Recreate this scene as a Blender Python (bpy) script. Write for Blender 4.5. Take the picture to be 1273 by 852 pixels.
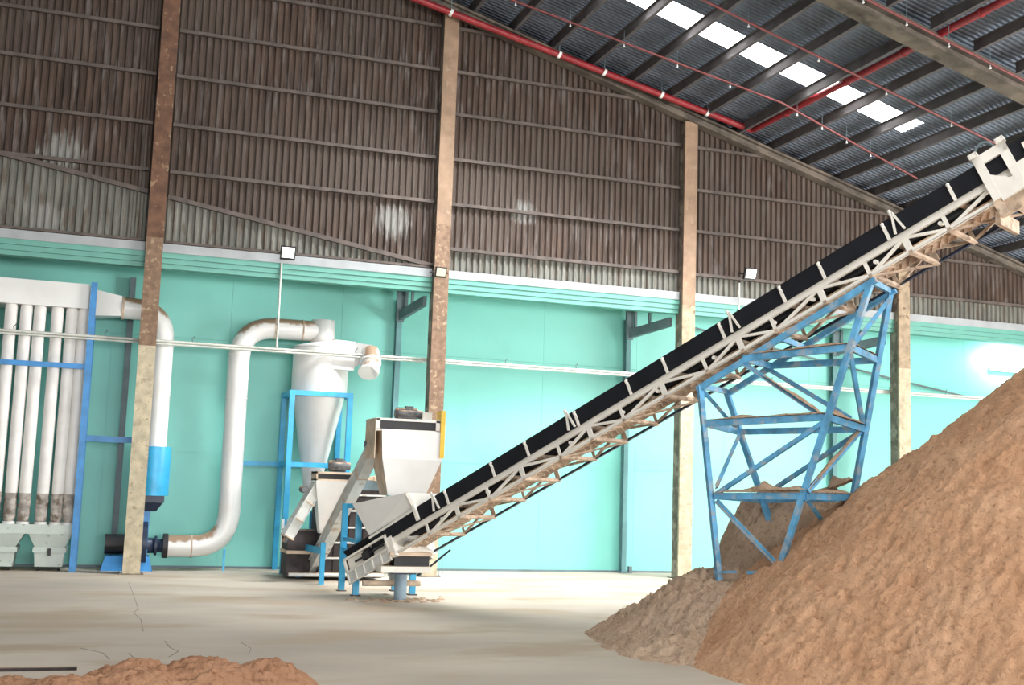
import bpy, math, random
from mathutils import Vector as V, Matrix, noise
random.seed(7)
S = bpy.context.scene
for o in list(bpy.data.objects): bpy.data.objects.remove(o)
COL = S.collection

# ---------------------------------------------------------------- camera
W_, H_ = 1273, 852
F_ = 1462.26
PITCH, ROLL, YAW = 0.1219, 0.03421, 0.32595
CAM = V((-0.5845, -24.6185, 1.9518))
def _rot():
    B = Matrix(((1,0,0),(0,0,-1),(0,1,0)))
    cy, sy = math.cos(YAW), math.sin(YAW); cp, sp = math.cos(PITCH), math.sin(PITCH); cr, sr = math.cos(ROLL), math.sin(ROLL)
    return Matrix(((cr,-sr,0),(sr,cr,0),(0,0,1))) @ Matrix(((1,0,0),(0,cp,sp),(0,-sp,cp))) @ B @ Matrix(((cy,-sy,0),(sy,cy,0),(0,0,1)))
M_ = _rot()
cam_d = bpy.data.cameras.new('camera'); cam = bpy.data.objects.new('camera', cam_d); COL.objects.link(cam)
cam_d.sensor_width = 36; cam_d.lens = F_/W_*36; cam_d.clip_end = 300
R3 = Matrix((M_[0], -M_[1], -M_[2])).transposed()
cam.matrix_world = Matrix.Translation(CAM) @ R3.to_4x4()
S.camera = cam

# ---------------------------------------------------------------- light, sky, exposure
S.view_settings.view_transform = 'Standard'; S.view_settings.look = 'None'; S.view_settings.gamma = 1
S.view_settings.exposure = 0.2
wd = bpy.data.worlds.new('sky'); S.world = wd; wd.use_nodes = True
bg = wd.node_tree.nodes['Background']; bg.inputs[0].default_value = (0.93, 0.98, 1.0, 1); bg.inputs[1].default_value = .6
def area(name, loc, target, sx, sy, power, col=(1,1,1)):
    l = bpy.data.lights.new(name, 'AREA'); l.shape = 'RECTANGLE'; l.size = sx; l.size_y = sy; l.energy = power; l.color = col
    o = bpy.data.objects.new(name, l); COL.objects.link(o); o.location = loc
    o.rotation_euler = (V(target)-V(loc)).to_track_quat('-Z', 'Z').to_euler(); return o
area('daylight_right_doorway', (23.5, -13, 2.6), (9, 0, 1.0), 12, 4.6, 4200, (1, .985, .96))
area('front_fill', (9, -44, 3), (7, 0, 2.0), 26, 5, 6500, (1, .98, .95))  # broad fill lamp added behind the camera, not a real opening

sk = area('skylight_and_fill', (10.6, -3.55, zsky := 11.35), (11.0, -1.2, 0), 10.5, .7, 900, (.97, .99, 1)); sk.data.spread = math.radians(85)
sk.rotation_euler = (math.radians(12), math.radians(16), 0)
for x, y, p in ((9.5, -10.6, 260), (7, -17.6, 520), (-7, -17.6, 420), (5, -24.6, 420)):  # unseen overhead lamps added to brighten the foreground
    area('skylight_and_fill', (x, y, 14.25-.285*abs(x)), (x-.4*(1 if x > 0 else -1), y, 0), 11, .7, p, (1, .99, .97)).rotation_euler = (0, math.radians(16 if x > 0 else -16), 0)
# ---------------------------------------------------------------- pixel -> world helpers (points on real planes)
def ray(px, py): return M_.transposed() @ V(((px-W_/2)/F_, (py-H_/2)/F_, 1.0))
def aty(px, py, Y): d = ray(px, py); return CAM + d*((Y-CAM.y)/d.y)
def atz(px, py, Z): d = ray(px, py); return CAM + d*((Z-CAM.z)/d.z)
def atd(px, py, D): return CAM + ray(px, py)*D

# ---------------------------------------------------------------- materials
def mat(name, col, rough=.6, metal=0.0, var=.12, vscale=3.0, dust=0.0, dustcol=(.36,.22,.12), stain=None, stain_amt=0.0, sscale=2.0, stretch=(1,1,1), bump=0.0, bscale=40.0, emit=0.0, rand=0.0, big=None, smear=(), spec=.5):
    m = bpy.data.materials.new(name); m.use_nodes = True; nt = m.node_tree; N = nt.nodes; L = nt.links
    b = N['Principled BSDF']; b.inputs['Roughness'].default_value = rough; b.inputs['Metallic'].default_value = metal
    b.inputs['Specular IOR Level'].default_value = spec
    geo = N.new('ShaderNodeNewGeometry')
    mp = N.new('ShaderNodeMapping'); L.new(geo.outputs['Position'], mp.inputs[0]); mp.inputs['Scale'].default_value = stretch
    def noise_(sc, det=4, vec=None):
        n = N.new('ShaderNodeTexNoise'); n.inputs['Scale'].default_value = sc; n.inputs['Detail'].default_value = det
        L.new((vec or mp).outputs[0] if vec is None else vec, n.inputs['Vector']); return n.outputs['Fac']
    def ramp(fac, a, bb):
        r = N.new('ShaderNodeMapRange'); r.inputs[1].default_value = a; r.inputs[2].default_value = bb; L.new(fac, r.inputs[0]); return r.outputs[0]
    def mix(fac, c1, c2):
        x = N.new('ShaderNodeMix'); x.data_type = 'RGBA'
        if isinstance(fac, float): x.inputs[0].default_value = fac
        else: L.new(fac, x.inputs[0])
        for i, c in ((6, c1), (7, c2)):
            if isinstance(c, tuple): x.inputs[i].default_value = (*c, 1)
            else: L.new(c, x.inputs[i])
        return x.outputs[2]
    c0 = tuple(v*(1-var) for v in col); c1 = tuple(min(1, v*(1+var)) for v in col)
    c = mix(ramp(noise_(vscale), .35, .65), c0, c1)
    if rand:
        oi = N.new('ShaderNodeObjectInfo'); hs = N.new('ShaderNodeHueSaturation'); L.new(c, hs.inputs['Color'])
        r = N.new('ShaderNodeMapRange'); r.inputs[3].default_value = 1-rand; r.inputs[4].default_value = 1+rand; L.new(oi.outputs['Random'], r.inputs[0]); L.new(r.outputs[0], hs.inputs['Value']); c = hs.outputs[0]
    if stain:
        c = mix(ramp(noise_(sscale, 6), .62-.3*stain_amt, .72-.25*stain_amt), c, stain)
    if big:
        c = mix(ramp(noise_(.3, 3, geo.outputs['Position']), .42, .66), c, big)
    for (sx, sz), sr in smear:
        vm = N.new('ShaderNodeVectorMath'); vm.operation = 'DISTANCE'; L.new(geo.outputs['Position'], vm.inputs[0]); vm.inputs[1].default_value = (sx, .05, sz)
        md = N.new('ShaderNodeMath'); md.operation = 'MULTIPLY_ADD'; L.new(noise_(5, 6), md.inputs[0]); md.inputs[1].default_value = 1.6*sr; L.new(vm.outputs['Value'], md.inputs[2])
        c = mix(ramp(md.outputs[0], 1.55*sr, 1.15*sr), c, (.23,.225,.21))
    if dust:
        sp = N.new('ShaderNodeSeparateXYZ'); L.new(geo.outputs['Normal'], sp.inputs[0])
        n2 = N.new('ShaderNodeTexNoise'); n2.inputs['Scale'].default_value = 6; n2.inputs['Detail'].default_value = 5; L.new(geo.outputs['Position'], n2.inputs['Vector'])
        a = N.new('ShaderNodeMath'); a.operation = 'MULTIPLY_ADD'; L.new(n2.outputs['Fac'], a.inputs[0]); a.inputs[1].default_value = .9; L.new(sp.outputs['Z'], a.inputs[2])
        c = mix(ramp(a.outputs[0], 1.25-dust, 1.5-dust), c, dustcol)
    L.new(c, b.inputs['Base Color'])
    if bump:
        bn = N.new('ShaderNodeBump'); bn.inputs['Strength'].default_value = bump; bn.inputs['Distance'].default_value = .02
        n3 = N.new('ShaderNodeTexNoise'); n3.inputs['Scale'].default_value = bscale; n3.inputs['Detail'].default_value = 6; L.new(geo.outputs['Position'], n3.inputs['Vector'])
        L.new(n3.outputs['Fac'], bn.inputs['Height']); L.new(bn.outputs[0], b.inputs['Normal'])
    if emit:
        b.inputs['Emission Color'].default_value = (*col, 1); b.inputs['Emission Strength'].default_value = emit
    return m
M = {}
M['floor'] = mat('concrete_floor', (.475,.41,.335), .75, var=.15, vscale=.5, stain=(.41,.325,.235), stain_amt=.4, sscale=.8, stretch=(.45,1,1), bump=.25, bscale=6)
M['crack'] = mat('crack', (.28,.235,.185), .95)
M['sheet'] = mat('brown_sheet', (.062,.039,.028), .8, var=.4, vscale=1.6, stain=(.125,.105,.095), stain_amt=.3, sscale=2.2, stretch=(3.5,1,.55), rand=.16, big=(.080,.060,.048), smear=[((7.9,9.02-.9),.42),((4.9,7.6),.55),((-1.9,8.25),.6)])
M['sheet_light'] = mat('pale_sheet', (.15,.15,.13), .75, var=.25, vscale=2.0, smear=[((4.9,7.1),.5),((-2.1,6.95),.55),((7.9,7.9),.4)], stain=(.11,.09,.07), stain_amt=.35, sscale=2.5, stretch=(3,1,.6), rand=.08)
M['backing'] = mat('backing', (.05,.04,.035), .9)
M['girt'] = mat('girt_steel', (.085,.066,.056), .65, var=.3, vscale=4, dust=.25, dustcol=(.11,.085,.07))
M['flash'] = mat('flashing', (.33,.35,.36), .55, var=.1, vscale=2)
M['green'] = mat('turquoise_wall', (.205,.60,.53), .45, var=.03, vscale=.5, stain=(.19,.56,.49), stain_amt=.2, sscale=.6)
M['greenbeam'] = mat('green_beam', (.12,.34,.28), .5, var=.06)
M['studgrey'] = mat('grey_steel', (.13,.18,.20), .5, var=.15)
M['stud'] = mat('painted_stud', (.13,.30,.31), .5, var=.1)
M['column'] = mat('column_paint', (.20,.125,.08), .8, var=.2, vscale=9, stain=(.36,.27,.17), stain_amt=.18, sscale=11, bump=.3)
M['column_low'] = mat('column_cream', (.46,.40,.28), .8, var=.2, vscale=5, stain=(.30,.25,.17), stain_amt=.05, sscale=12, bump=.3)
M['column_rust'] = mat('column_rust', (.13,.065,.038), .8, var=.3, vscale=5, stain=(.30,.2,.12), stain_amt=.05, sscale=8, bump=.3)
M['column_tan'] = mat('column_tan', (.27,.18,.118), .8, var=.15, vscale=4, stain=(.34,.25,.17), stain_amt=.05, sscale=6, bump=.2)
M['column_mid'] = mat('column_mid', (.34,.26,.175), .8, var=.2, vscale=6, stain=(.17,.11,.07), stain_amt=.1, sscale=9, bump=.2)
M['column_side'] = mat('column_side', (.17,.14,.11), .85, var=.35, vscale=3, stain=(.33,.29,.23), stain_amt=.4, sscale=4)
M['roof'] = mat('roof_sheet', (.105,.13,.17), .6, metal=.1, var=.15, vscale=2, rand=.08)
M['purlin'] = mat('purlin', (.085,.078,.08), .8, var=.2, dust=.5, dustcol=(.12,.10,.085))
M['rafter'] = mat('rafter', (.10,.083,.066), .85, var=.4, vscale=2.5, stain=(.17,.14,.11), stain_amt=.4, sscale=2, bump=.4)
M['sky'] = mat('skylight', (1,1,1), .5, emit=7.0, var=0)
M['red'] = mat('red_pipe', (.26,.018,.024), .4, var=.15, vscale=4)
M['thinred'] = mat('thin_red_pipe', (.16,.035,.035), .5, var=.2)
M['sprink'] = mat('sprinkler_metal', (.8,.8,.78), .3)
M['white'] = mat('white_paint', (.74,.74,.72), .4, var=.04, vscale=2, dust=.05)
M['duct'] = mat('duct_white', (.72,.72,.70), .3, var=.04, vscale=2, dust=.48, dustcol=(.30,.20,.13))
M['bag'] = mat('filter_cloth', (.78,.76,.73), .85, var=.08, vscale=2)
M['bagdirty'] = mat('filter_cloth_dirty', (.42,.38,.34), .9, var=.35, vscale=8, stain=(.18,.14,.11), stain_amt=.3, sscale=6)
M['bin'] = mat('bin_paint', (.50,.56,.52), .5, var=.06, stain=(.25,.26,.22), stain_amt=.0, sscale=9)
M['blue'] = mat('blue_paint', (.03,.22,.52), .4, var=.15, vscale=5)
M['bluelt'] = mat('light_blue_paint', (.04,.38,.66), .4, var=.1, vscale=5)
M['tower'] = mat('tower_blue', (.11,.36,.60), .5, var=.25, vscale=5, stain=(.30,.40,.48), stain_amt=.3, sscale=6, dust=.42, dustcol=(.42,.31,.22))
M['navy'] = mat('dark_blue_iron', (.012,.025,.06), .4, var=.2)
M['black'] = mat('black', (.012,.012,.014), .5, var=.3)
M['rubber'] = mat('belt_rubber', (.008,.009,.013), .75, var=.2, spec=.25)
M['cream'] = mat('cream_paint', (.80,.77,.70), .5, var=.06, vscale=4, dust=.15, dustcol=(.60,.47,.35))
M['dusty'] = mat('dusty_steel', (.56,.43,.32), .85, var=.25, vscale=6, stain=(.32,.23,.16), stain_amt=.3, sscale=7)
M['tan'] = mat('dusty_panel', (.60,.47,.35), .8, var=.2, vscale=4)
M['conv_grey'] = mat('grey_trough', (.58,.59,.56), .55, var=.1, vscale=5, stain=(.40,.36,.30), stain_amt=.1, sscale=5, dust=.2)
M['darkmach'] = mat('dark_machine', (.055,.045,.045), .8, var=.3, vscale=6, dust=.5, dustcol=(.30,.20,.14))
M['yellow'] = mat('yellow_guard', (.78,.50,.05), .5)
M['motor'] = mat('motor_grey', (.09,.095,.10), .5, var=.4, vscale=10, dust=.45)
M['pillar'] = mat('pillar_grey', (.24,.33,.40), .5, var=.15, vscale=4)
M['lens'] = mat('lamp_lens', (.95,.95,.92), .3, emit=1.3)
M['lens2'] = mat('lamp_lens_dull', (.70,.66,.50), .3, emit=.15)
M['tube'] = mat('lamp_tube', (1,1,1), .3, emit=12)
M['conduit'] = mat('conduit', (.58,.60,.55), .6, var=.12, vscale=5, dust=.25, dustcol=(.42,.38,.32))
M['conduit_d'] = mat('grey_conduit', (.14,.18,.19), .6)
def sawdust(name, a, b, c):
    m = bpy.data.materials.new(name); m.use_nodes = True; nt = m.node_tree; N = nt.nodes; L = nt.links
    p = N['Principled BSDF']; p.inputs['Roughness'].default_value = .95; p.inputs['Specular IOR Level'].default_value = .1
    g = N.new('ShaderNodeNewGeometry')
    def nz(s, d=6):
        n = N.new('ShaderNodeTexNoise'); n.inputs['Scale'].default_value = s; n.inputs['Detail'].default_value = d; n.inputs['Roughness'].default_value = .65; L.new(g.outputs['Position'], n.inputs['Vector']); return n.outputs['Fac']
    r = N.new('ShaderNodeValToRGB'); L.new(nz(1.1), r.inputs[0]); e = r.color_ramp.elements
    e[0].position = .35; e[0].color = (*a, 1); e[1].position = .65; e[1].color = (*b, 1)
    r2 = N.new('ShaderNodeMapRange'); r2.inputs[1].default_value = .33; r2.inputs[2].default_value = .46; L.new(nz(15, 8), r2.inputs[0])
    x = N.new('ShaderNodeMix'); x.data_type = 'RGBA'; L.new(r2.outputs[0], x.inputs[0]); x.inputs[6].default_value = (*c, 1); L.new(r.outputs[0], x.inputs[7])
    L.new(x.outputs[2], p.inputs['Base Color'])
    bn = N.new('ShaderNodeBump'); bn.inputs['Strength'].default_value = 1; bn.inputs['Distance'].default_value = .07; L.new(nz(13, 10), bn.inputs['Height']); L.new(bn.outputs[0], p.inputs['Normal'])
    return m
M['saw'] = sawdust('sawdust_orange', (.60,.335,.19), (.70,.43,.265), (.44,.235,.13))
M['saw2'] = sawdust('sawdust_grey', (.50,.35,.24), (.58,.43,.31), (.36,.245,.16))
M['saw3'] = sawdust('sawdust_red', (.42,.215,.125), (.52,.30,.18), (.27,.125,.065))

# ---------------------------------------------------------------- object helpers
ORG = {}; LAST = [None]
def tag(o, label=None, cat=None, group=None, kind=None):
    for k, v in (('label', label), ('category', cat), ('group', group), ('kind', kind)):
        if v: o[k] = v
    return o
def thing(name, loc, label, cat, group=None):
    o = bpy.data.objects.new(name, None); COL.objects.link(o); o.location = loc; o.empty_display_size = .2
    ORG[o] = V(loc); return tag(o, label, cat, group)
class MB:
    def __init__(s): s.v = []; s.f = []; s.sm = []
    def add(s, vs, fs, smooth=False):
        n = len(s.v); s.v += [V(p) for p in vs]; s.f += [tuple(i+n for i in f) for f in fs]; s.sm += [smooth]*len(fs); return s
    def box(s, a, b):
        x0,y0,z0 = a; x1,y1,z1 = b
        return s.add([(x0,y0,z0),(x1,y0,z0),(x1,y1,z0),(x0,y1,z0),(x0,y0,z1),(x1,y0,z1),(x1,y1,z1),(x0,y1,z1)],
            [(0,3,2,1),(4,5,6,7),(0,1,5,4),(1,2,6,5),(2,3,7,6),(3,0,4,7)])
    def hexa(s, p8):   # bottom 4, top 4
        return s.add(p8, [(0,3,2,1),(4,5,6,7),(0,1,5,4),(1,2,6,5),(2,3,7,6),(3,0,4,7)])
    def bar(s, p, q, w, h=None, up=(0,0,1)):
        p = V(p); q = V(q); h = h or w; d = (q-p).normalized(); u = V(up)
        if abs(d.dot(u.normalized())) > .98: u = V((0,1,0))
        sd = d.cross(u).normalized(); u = sd.cross(d).normalized()
        r = lambda c, i, j: c + sd*(i*w/2) + u*(j*h/2)
        return s.hexa([r(p,-1,-1), r(p,1,-1), r(q,1,-1), r(q,-1,-1), r(p,-1,1), r(p,1,1), r(q,1,1), r(q,-1,1)])
    def angle(s, p, q, w, t=.008, up=(0,0,1)):   # L-section
        p = V(p); q = V(q); d = (q-p).normalized(); u = V(up)
        if abs(d.dot(u.normalized())) > .98: u = V((0,1,0))
        sd = d.cross(u).normalized(); u = sd.cross(d).normalized()
        s.bar(p+u*(-w/2), q+u*(-w/2), w, t, up=u); s.bar(p-sd*(w/2), q-sd*(w/2), t, w, up=u); return s
    def tube(s, pts, r, seg=12, caps=True):
        pts = [V(p) for p in pts]; n = len(pts); rr = r if isinstance(r, (list,tuple)) else [r]*n
        vs = []; prev = None
        for i, p in enumerate(pts):
            t = (pts[min(i+1,n-1)]-pts[max(i-1,0)]).normalized()
            if prev is None:
                a = V((0,0,1)) if abs(t.z) < .9 else V((1,0,0)); u = t.cross(a).normalized()
            else: u = (prev - t*prev.dot(t)).normalized()
            prev = u; w = t.cross(u)
            vs += [p + (u*math.cos(2*math.pi*k/seg) + w*math.sin(2*math.pi*k/seg))*rr[i] for k in range(seg)]
        fs = [(i*seg+k, i*seg+(k+1)%seg, (i+1)*seg+(k+1)%seg, (i+1)*seg+k) for i in range(n-1) for k in range(seg)]
        s.add(vs, fs, True)
        if caps: s.add(vs[:seg], [tuple(range(seg))[::-1]]); s.add(vs[-seg:], [tuple(range(seg))])
        return s
    def prism(s, poly, off):   # polygon extruded by vector
        n = len(poly); a = [V(p) for p in poly]; b = [p+V(off) for p in a]
        return s.add(a+b, [tuple(range(n))[::-1], tuple(range(n, 2*n))] + [(i,(i+1)%n,n+(i+1)%n,n+i) for i in range(n)])
    def build(s, name, m, parent=None, smooth=None):
        off = ORG.get(parent, V((0,0,0))) if parent else V((0,0,0))
        me = bpy.data.meshes.new(name); me.from_pydata([tuple(v-off) for v in s.v], [], s.f); me.update()
        me.polygons.foreach_set('use_smooth', s.sm)
        import bmesh
        bm = bmesh.new(); bm.from_mesh(me); bmesh.ops.recalc_face_normals(bm, faces=bm.faces[:]); bm.to_mesh(me); bm.free()
        o = bpy.data.objects.new(name, me); COL.objects.link(o); me.materials.append(m if not isinstance(m, str) else M[m])
        if parent: o.parent = parent
        ORG[o] = off; LAST[0] = o; return o
def corner_path(pts, rad, n=8):      # polyline with round elbows
    pts = [V(p) for p in pts]; out = [pts[0]]
    for i in range(1, len(pts)-1):
        a, b, c = pts[i-1], pts[i], pts[i+1]; r = rad if not isinstance(rad, list) else rad[i-1]
        u = (a-b).normalized(); v = (c-b).normalized(); P = b+u*r; Q = b+v*r
        for k in range(n+1):
            t = k/n; out.append(P*(1-t)**2 + b*2*t*(1-t) + Q*t*t)
    out.append(pts[-1]); return out
def struct(o, label=None): o['kind'] = 'structure'; return o

# ================================================================ SETTING
D = 1.6                                     # lean-to depth behind the column line
zr = lambda x: 14.56 - .285*abs(x)          # underside of the roof
XL, XR = -8.0, 23.6
# floor ------------------------------------------------------------
fl = struct(MB().box((-26,-50,-.2),(30,D+.2,0)).build('floor', 'floor'))
def crack(pts):
    p = [atz(x, y, .002) for x, y in pts]; m = MB()
    for a, b in zip(p, p[1:]): m.bar(a, b, random.uniform(.006,.014), .003)
    m.build('crack', 'crack', fl)
crack([(160,724),(166,740),(172,757),(166,762),(175,770),(178,785)])
crack([(205,797),(212,806),(222,810),(210,817)]); crack([(160,812),(166,818),(188,822)]); crack([(300,799),(312,806),(309,815)])
crack([(100,806),(128,812),(136,820)])
# upper corrugated wall -------------------------------------------
wu = struct(MB().add([(XL,.12,6.5),(XR+6,.12,6.5),(XR+6,.12,zr(XR+6)+.05),(0,.12,14.6),(XL,.12,zr(XL)+.05)], [(0,1,2,3,4)]).add([(XL,.15,6.5),(XR+6,.15,6.5),(XR+6,.15,zr(XR+6)+.05),(0,.15,14.6),(XL,.15,zr(XL)+.05)], [(4,3,2,1,0)]).build('wall_back', 'backing'))
PER = .142
def corr_sheet(x0, x1, zb, zt, m, y0=.06, parent=wu, amp=.022):
    n = int(round((x1-x0)/PER)); vs = []; fs = []
    xs = []
    for i in range(n):
        for fx, yy in ((0,amp),(.3,amp),(.5,-amp),(.8,-amp)): xs.append((x0+(i+fx)*PER, y0+yy))
    xs.append((x0+n*PER, y0+amp))
    for x, y in xs:
        b, t = zb(x), zt(x)
        vs += [(x,y,b),(x,y,max(b+.004,t))]
    fs = [(2*i,2*i+2,2*i+3,2*i+1) for i in range(len(xs)-1) if zt(xs[i][0]) > zb(xs[i][0]) or zt(xs[i+1][0]) > zb(xs[i+1][0])]
    if not fs: return
    MB().add(vs, fs).build('corrugated_sheet', m, parent)
rows = [6.62, 7.1, 8.115, 9.12, 10.15, 11.15, 12.15, 13.15, 14.6]
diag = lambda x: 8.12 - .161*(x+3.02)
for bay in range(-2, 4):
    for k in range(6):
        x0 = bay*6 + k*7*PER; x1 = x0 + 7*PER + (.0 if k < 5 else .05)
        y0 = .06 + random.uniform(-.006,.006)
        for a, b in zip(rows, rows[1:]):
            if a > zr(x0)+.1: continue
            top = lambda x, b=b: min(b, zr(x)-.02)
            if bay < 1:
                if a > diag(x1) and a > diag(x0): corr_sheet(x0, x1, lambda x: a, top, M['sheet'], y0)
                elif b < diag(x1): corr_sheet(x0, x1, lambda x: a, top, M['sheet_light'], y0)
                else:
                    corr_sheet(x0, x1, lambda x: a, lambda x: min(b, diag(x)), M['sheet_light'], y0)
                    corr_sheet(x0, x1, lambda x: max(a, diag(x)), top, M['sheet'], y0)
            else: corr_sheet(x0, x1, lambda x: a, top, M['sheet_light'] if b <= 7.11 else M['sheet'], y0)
for bay in range(-2, 4):
    xa, xb = bay*6+.2, bay*6+5.8
    for z in rows[1:-1]:
        e = xb
        if z > zr(xb)-.4: e = (14.56-.4-z)/.285
        if bay < 0 and z > zr(xa)-.4: continue
        if e < xa+.5: continue
        if bay < 1 and z < 7.5: continue
        g = MB(); s = random.uniform(-.02,.02)
        g.box((xa,-.045,z-.035+s),(e,.03,z-.028+s)).box((xa,-.05,z-.035+s),(e,-.043,z+.035+s)).box((xa,-.045,z+.028+s),(e,.03,z+.035+s))
        g.build('girt', 'girt', wu)
for xa, xb in ((-8,-.2),(.2,5.85)):
    MB().bar((xa,-.01,diag(xa)),(xb,-.01,diag(xb)),.07,.09).build('sloping_girt', 'girt', wu)
    MB().bar((xa,-.02,6.66),(xb,-.02,6.66),.05,.05).build('girt', 'girt', wu)
for k in range(-1, 4):
    MB().box((k*6+.17 if k>-1 else XL,-.04,6.44),(min(k*6+5.83,XR),.03,6.62)).build('flashing', 'flash', wu)
# lean-to fascia, soffit
fb = MB().box((XL,-.02,6.33),(XR,.26,6.44)).box((XL,.0,6.22),(XR,.26,6.325)).box((XL,.02,6.12),(XR,.26,6.215)).build('trim_1', 'greenbeam'); struct(fb)
sf = struct(MB().box((XL,.26,6.36),(XR,D,6.42)).build('trim_2', 'greenbeam'))
# lower turquoise wall made of large boards
wl = struct(MB().box((XL,D+.03,0),(XR,D+.12,6.4)).build('wall_back_lower', 'green'))
bx = XL
i = 0
while bx < XR-.01:
    x1 = min(bx+1.22*2, XR)
    for z0, z1 in ((.02,2.44),(2.446,4.9),(4.906,6.36)):
        MB().box((bx+.002,D,z0),(x1-.002,D+.03,z1)).build('wall_board', 'green', wl)
    bx = x1
struct(MB().box((XL,D-.04,0),(XR,D,.05)).build('baseboard_back', 'studgrey'))
# right wall of the lean-to and the wall above the doorway
wr = struct(MB().box((XR,-1.2,0),(XR+.12,D+.1,6.4)).build('wall_right', 'flash'))
# roof ---------------------------------------------------------------
rf = struct(MB().hexa([(0,-50,14.66),(34,-50,zr(34)+.1),(34,-14,zr(34)+.1),(0,-14,14.66),(0,-50,14.7),(34,-50,zr(34)+.14),(34,-14,zr(34)+.14),(0,-14,14.7)])
    .hexa([(-28,-50,zr(28)+.1),(0,-50,14.66),(0,2,14.66),(-28,2,zr(28)+.1),(-28,-50,zr(28)+.14),(0,-50,14.7),(0,2,14.7),(-28,2,zr(28)+.14)]).build('ceiling', 'roof'))
def roof_sheet(y0, y1, x0, x1, m='roof', name='roof_sheet', flat=False):
    n = max(1, int(round((y1-y0)/.125))); ys = []; p = (y1-y0)/n
    for i in range(n):
        for fy, zz in ((0,0),(.35,0),(.5,.03),(.85,.03)): ys.append((y0+(i+fy)*p, zz))
    ys.append((y1, 0)); vs = []
    for y, z in ys: vs += [(x0,y,zr(x0)+.04+z),(x1,y,zr(x1)+.04+z)]
    return MB().add(vs, [(2*i,2*i+1,2*i+3,2*i+2) for i in range(len(ys)-1)]).build(name, m, rf)
y = 2.0
SKY0, SKY1 = -3.92, -3.17
edges = [2.0, 1.0, 0, -1.05, -2.1, SKY1, SKY0, -5, -6, -7, -8, -9, -10, -11, -12, -13, -14]
for a, b in zip(edges, edges[1:]):
    if (a, b) == (SKY1, SKY0):
        roof_sheet(b, a, 15.72, 34)
        roof_sheet(b, a, 0, 15.72, 'sky', 'skylight_and_fill_sheet')
    else: roof_sheet(b, a, 0, 34)
for yy in (-17.6, -24.6): MB().hexa([(1,yy-.35,zr(1)+.07),(15,yy-.35,zr(15)+.07),(15,yy+.35,zr(15)+.07),(1,yy+.35,zr(1)+.07),(1,yy-.35,zr(1)+.08),(15,yy-.35,zr(15)+.08),(15,yy+.35,zr(15)+.08),(1,yy+.35,zr(1)+.08)]).build('skylight_and_fill_sheet', 'sky', rf)  # unseen glowing strips added with the overhead fill lamps
for k in range(0, 33):                        # purlins: Z sections running away from the gable
    x = .6 + k*.97 + .02
    x = 11.3 + (k-11)*.965
    if x < .2: continue
    z = zr(x)
    for ya, yb in ((.05,-6.85),(-7.3,-13.6),(-13.7,-30)):
        if k > 26 and ya < -8: continue
        MB().box((x-.012,yb,z-.19),(x+.012,ya,z+.0)).box((x-.012,yb,z-.2),(x+.07,ya,z-.19)).box((x-.06,yb,z-.006),(x+.006,ya,z+.002)).build('purlin', 'purlin', rf)
def rafter(y, hgt, wid, nm='rafter'):
    m = MB()
    a = V((0,y,14.56-.21)); b = V((30,y,zr(30)-.21))
    m.bar(a-V((0,0,.0)), b, wid, .05, up=(0,0,1)); m.bar(a-V((0,0,hgt/2)), b-V((0,0,hgt/2)), .06, hgt, up=(0,0,1)); m.bar(a-V((0,0,hgt)), b-V((0,0,hgt)), wid, .06)
    for k in range(1, 15): 
        q = a.lerp(b, k/15); m.bar(q-V((0,0,.02)), q-V((0,0,hgt)), wid*.8, .03)
    m.build(nm, 'rafter', rf)
rafter(-.12, .18, .26)
rafter(-7.08, .22, .42)
rafter(-13.65, .45, .5)
# ================================================================ COLUMNS
cl = [('column_rust', 'steel column standing left beside the fan, rust brown above and flaking cream below'),
      ('column_tan', 'brown steel column rising behind the large white hopper'),
      ('column_tan', 'cream and brown steel column just left of the blue tower'),
      ('column_mid', 'steel column furthest right, its foot hidden by the big sawdust pile')]
for k, (mt, lab) in enumerate(cl):
    x = 6*k; t = thing('steel_column', (x,-.02,0), lab, 'column', None)
    h = zr(x)-.42 if k < 3 else zr(x)-.35
    zc = (4.5, 1.2, 4.5, 5.2)[k]
    w = .165
    def sec(a, b, mf, ms, nm):
        MB().box((x-w,-.20,a),(x+w,-.14,b)).build(nm, mf, t)                                     # front flange
    zm = (6.7, 7.6, 6.3, 6.2)[k]
    sec(0, zc, 'column_low', 0, 'lower_flange'); sec(zc, zm, 'column' if k < 2 else 'column_mid', 0, 'middle_flange'); sec(zm, h, mt, 0, 'upper_flange')
    MB().box((x-w+.012,-.14,0),(x+w-.012,.17,h)).build('web', 'column_side', t)
    MB().box((x-.23,-.28,0),(x+.23,.22,.02)).build('base_plate', 'column_side', t); bp = LAST[0]
    b = MB()
    for sx in (-.2,.2):
        for sy in (-.24,): b.tube([(x+sx,sy,.0),(x+sx,sy,.05)],.014,6)
    b.build('anchor_bolts', 'studgrey', bp)
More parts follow.
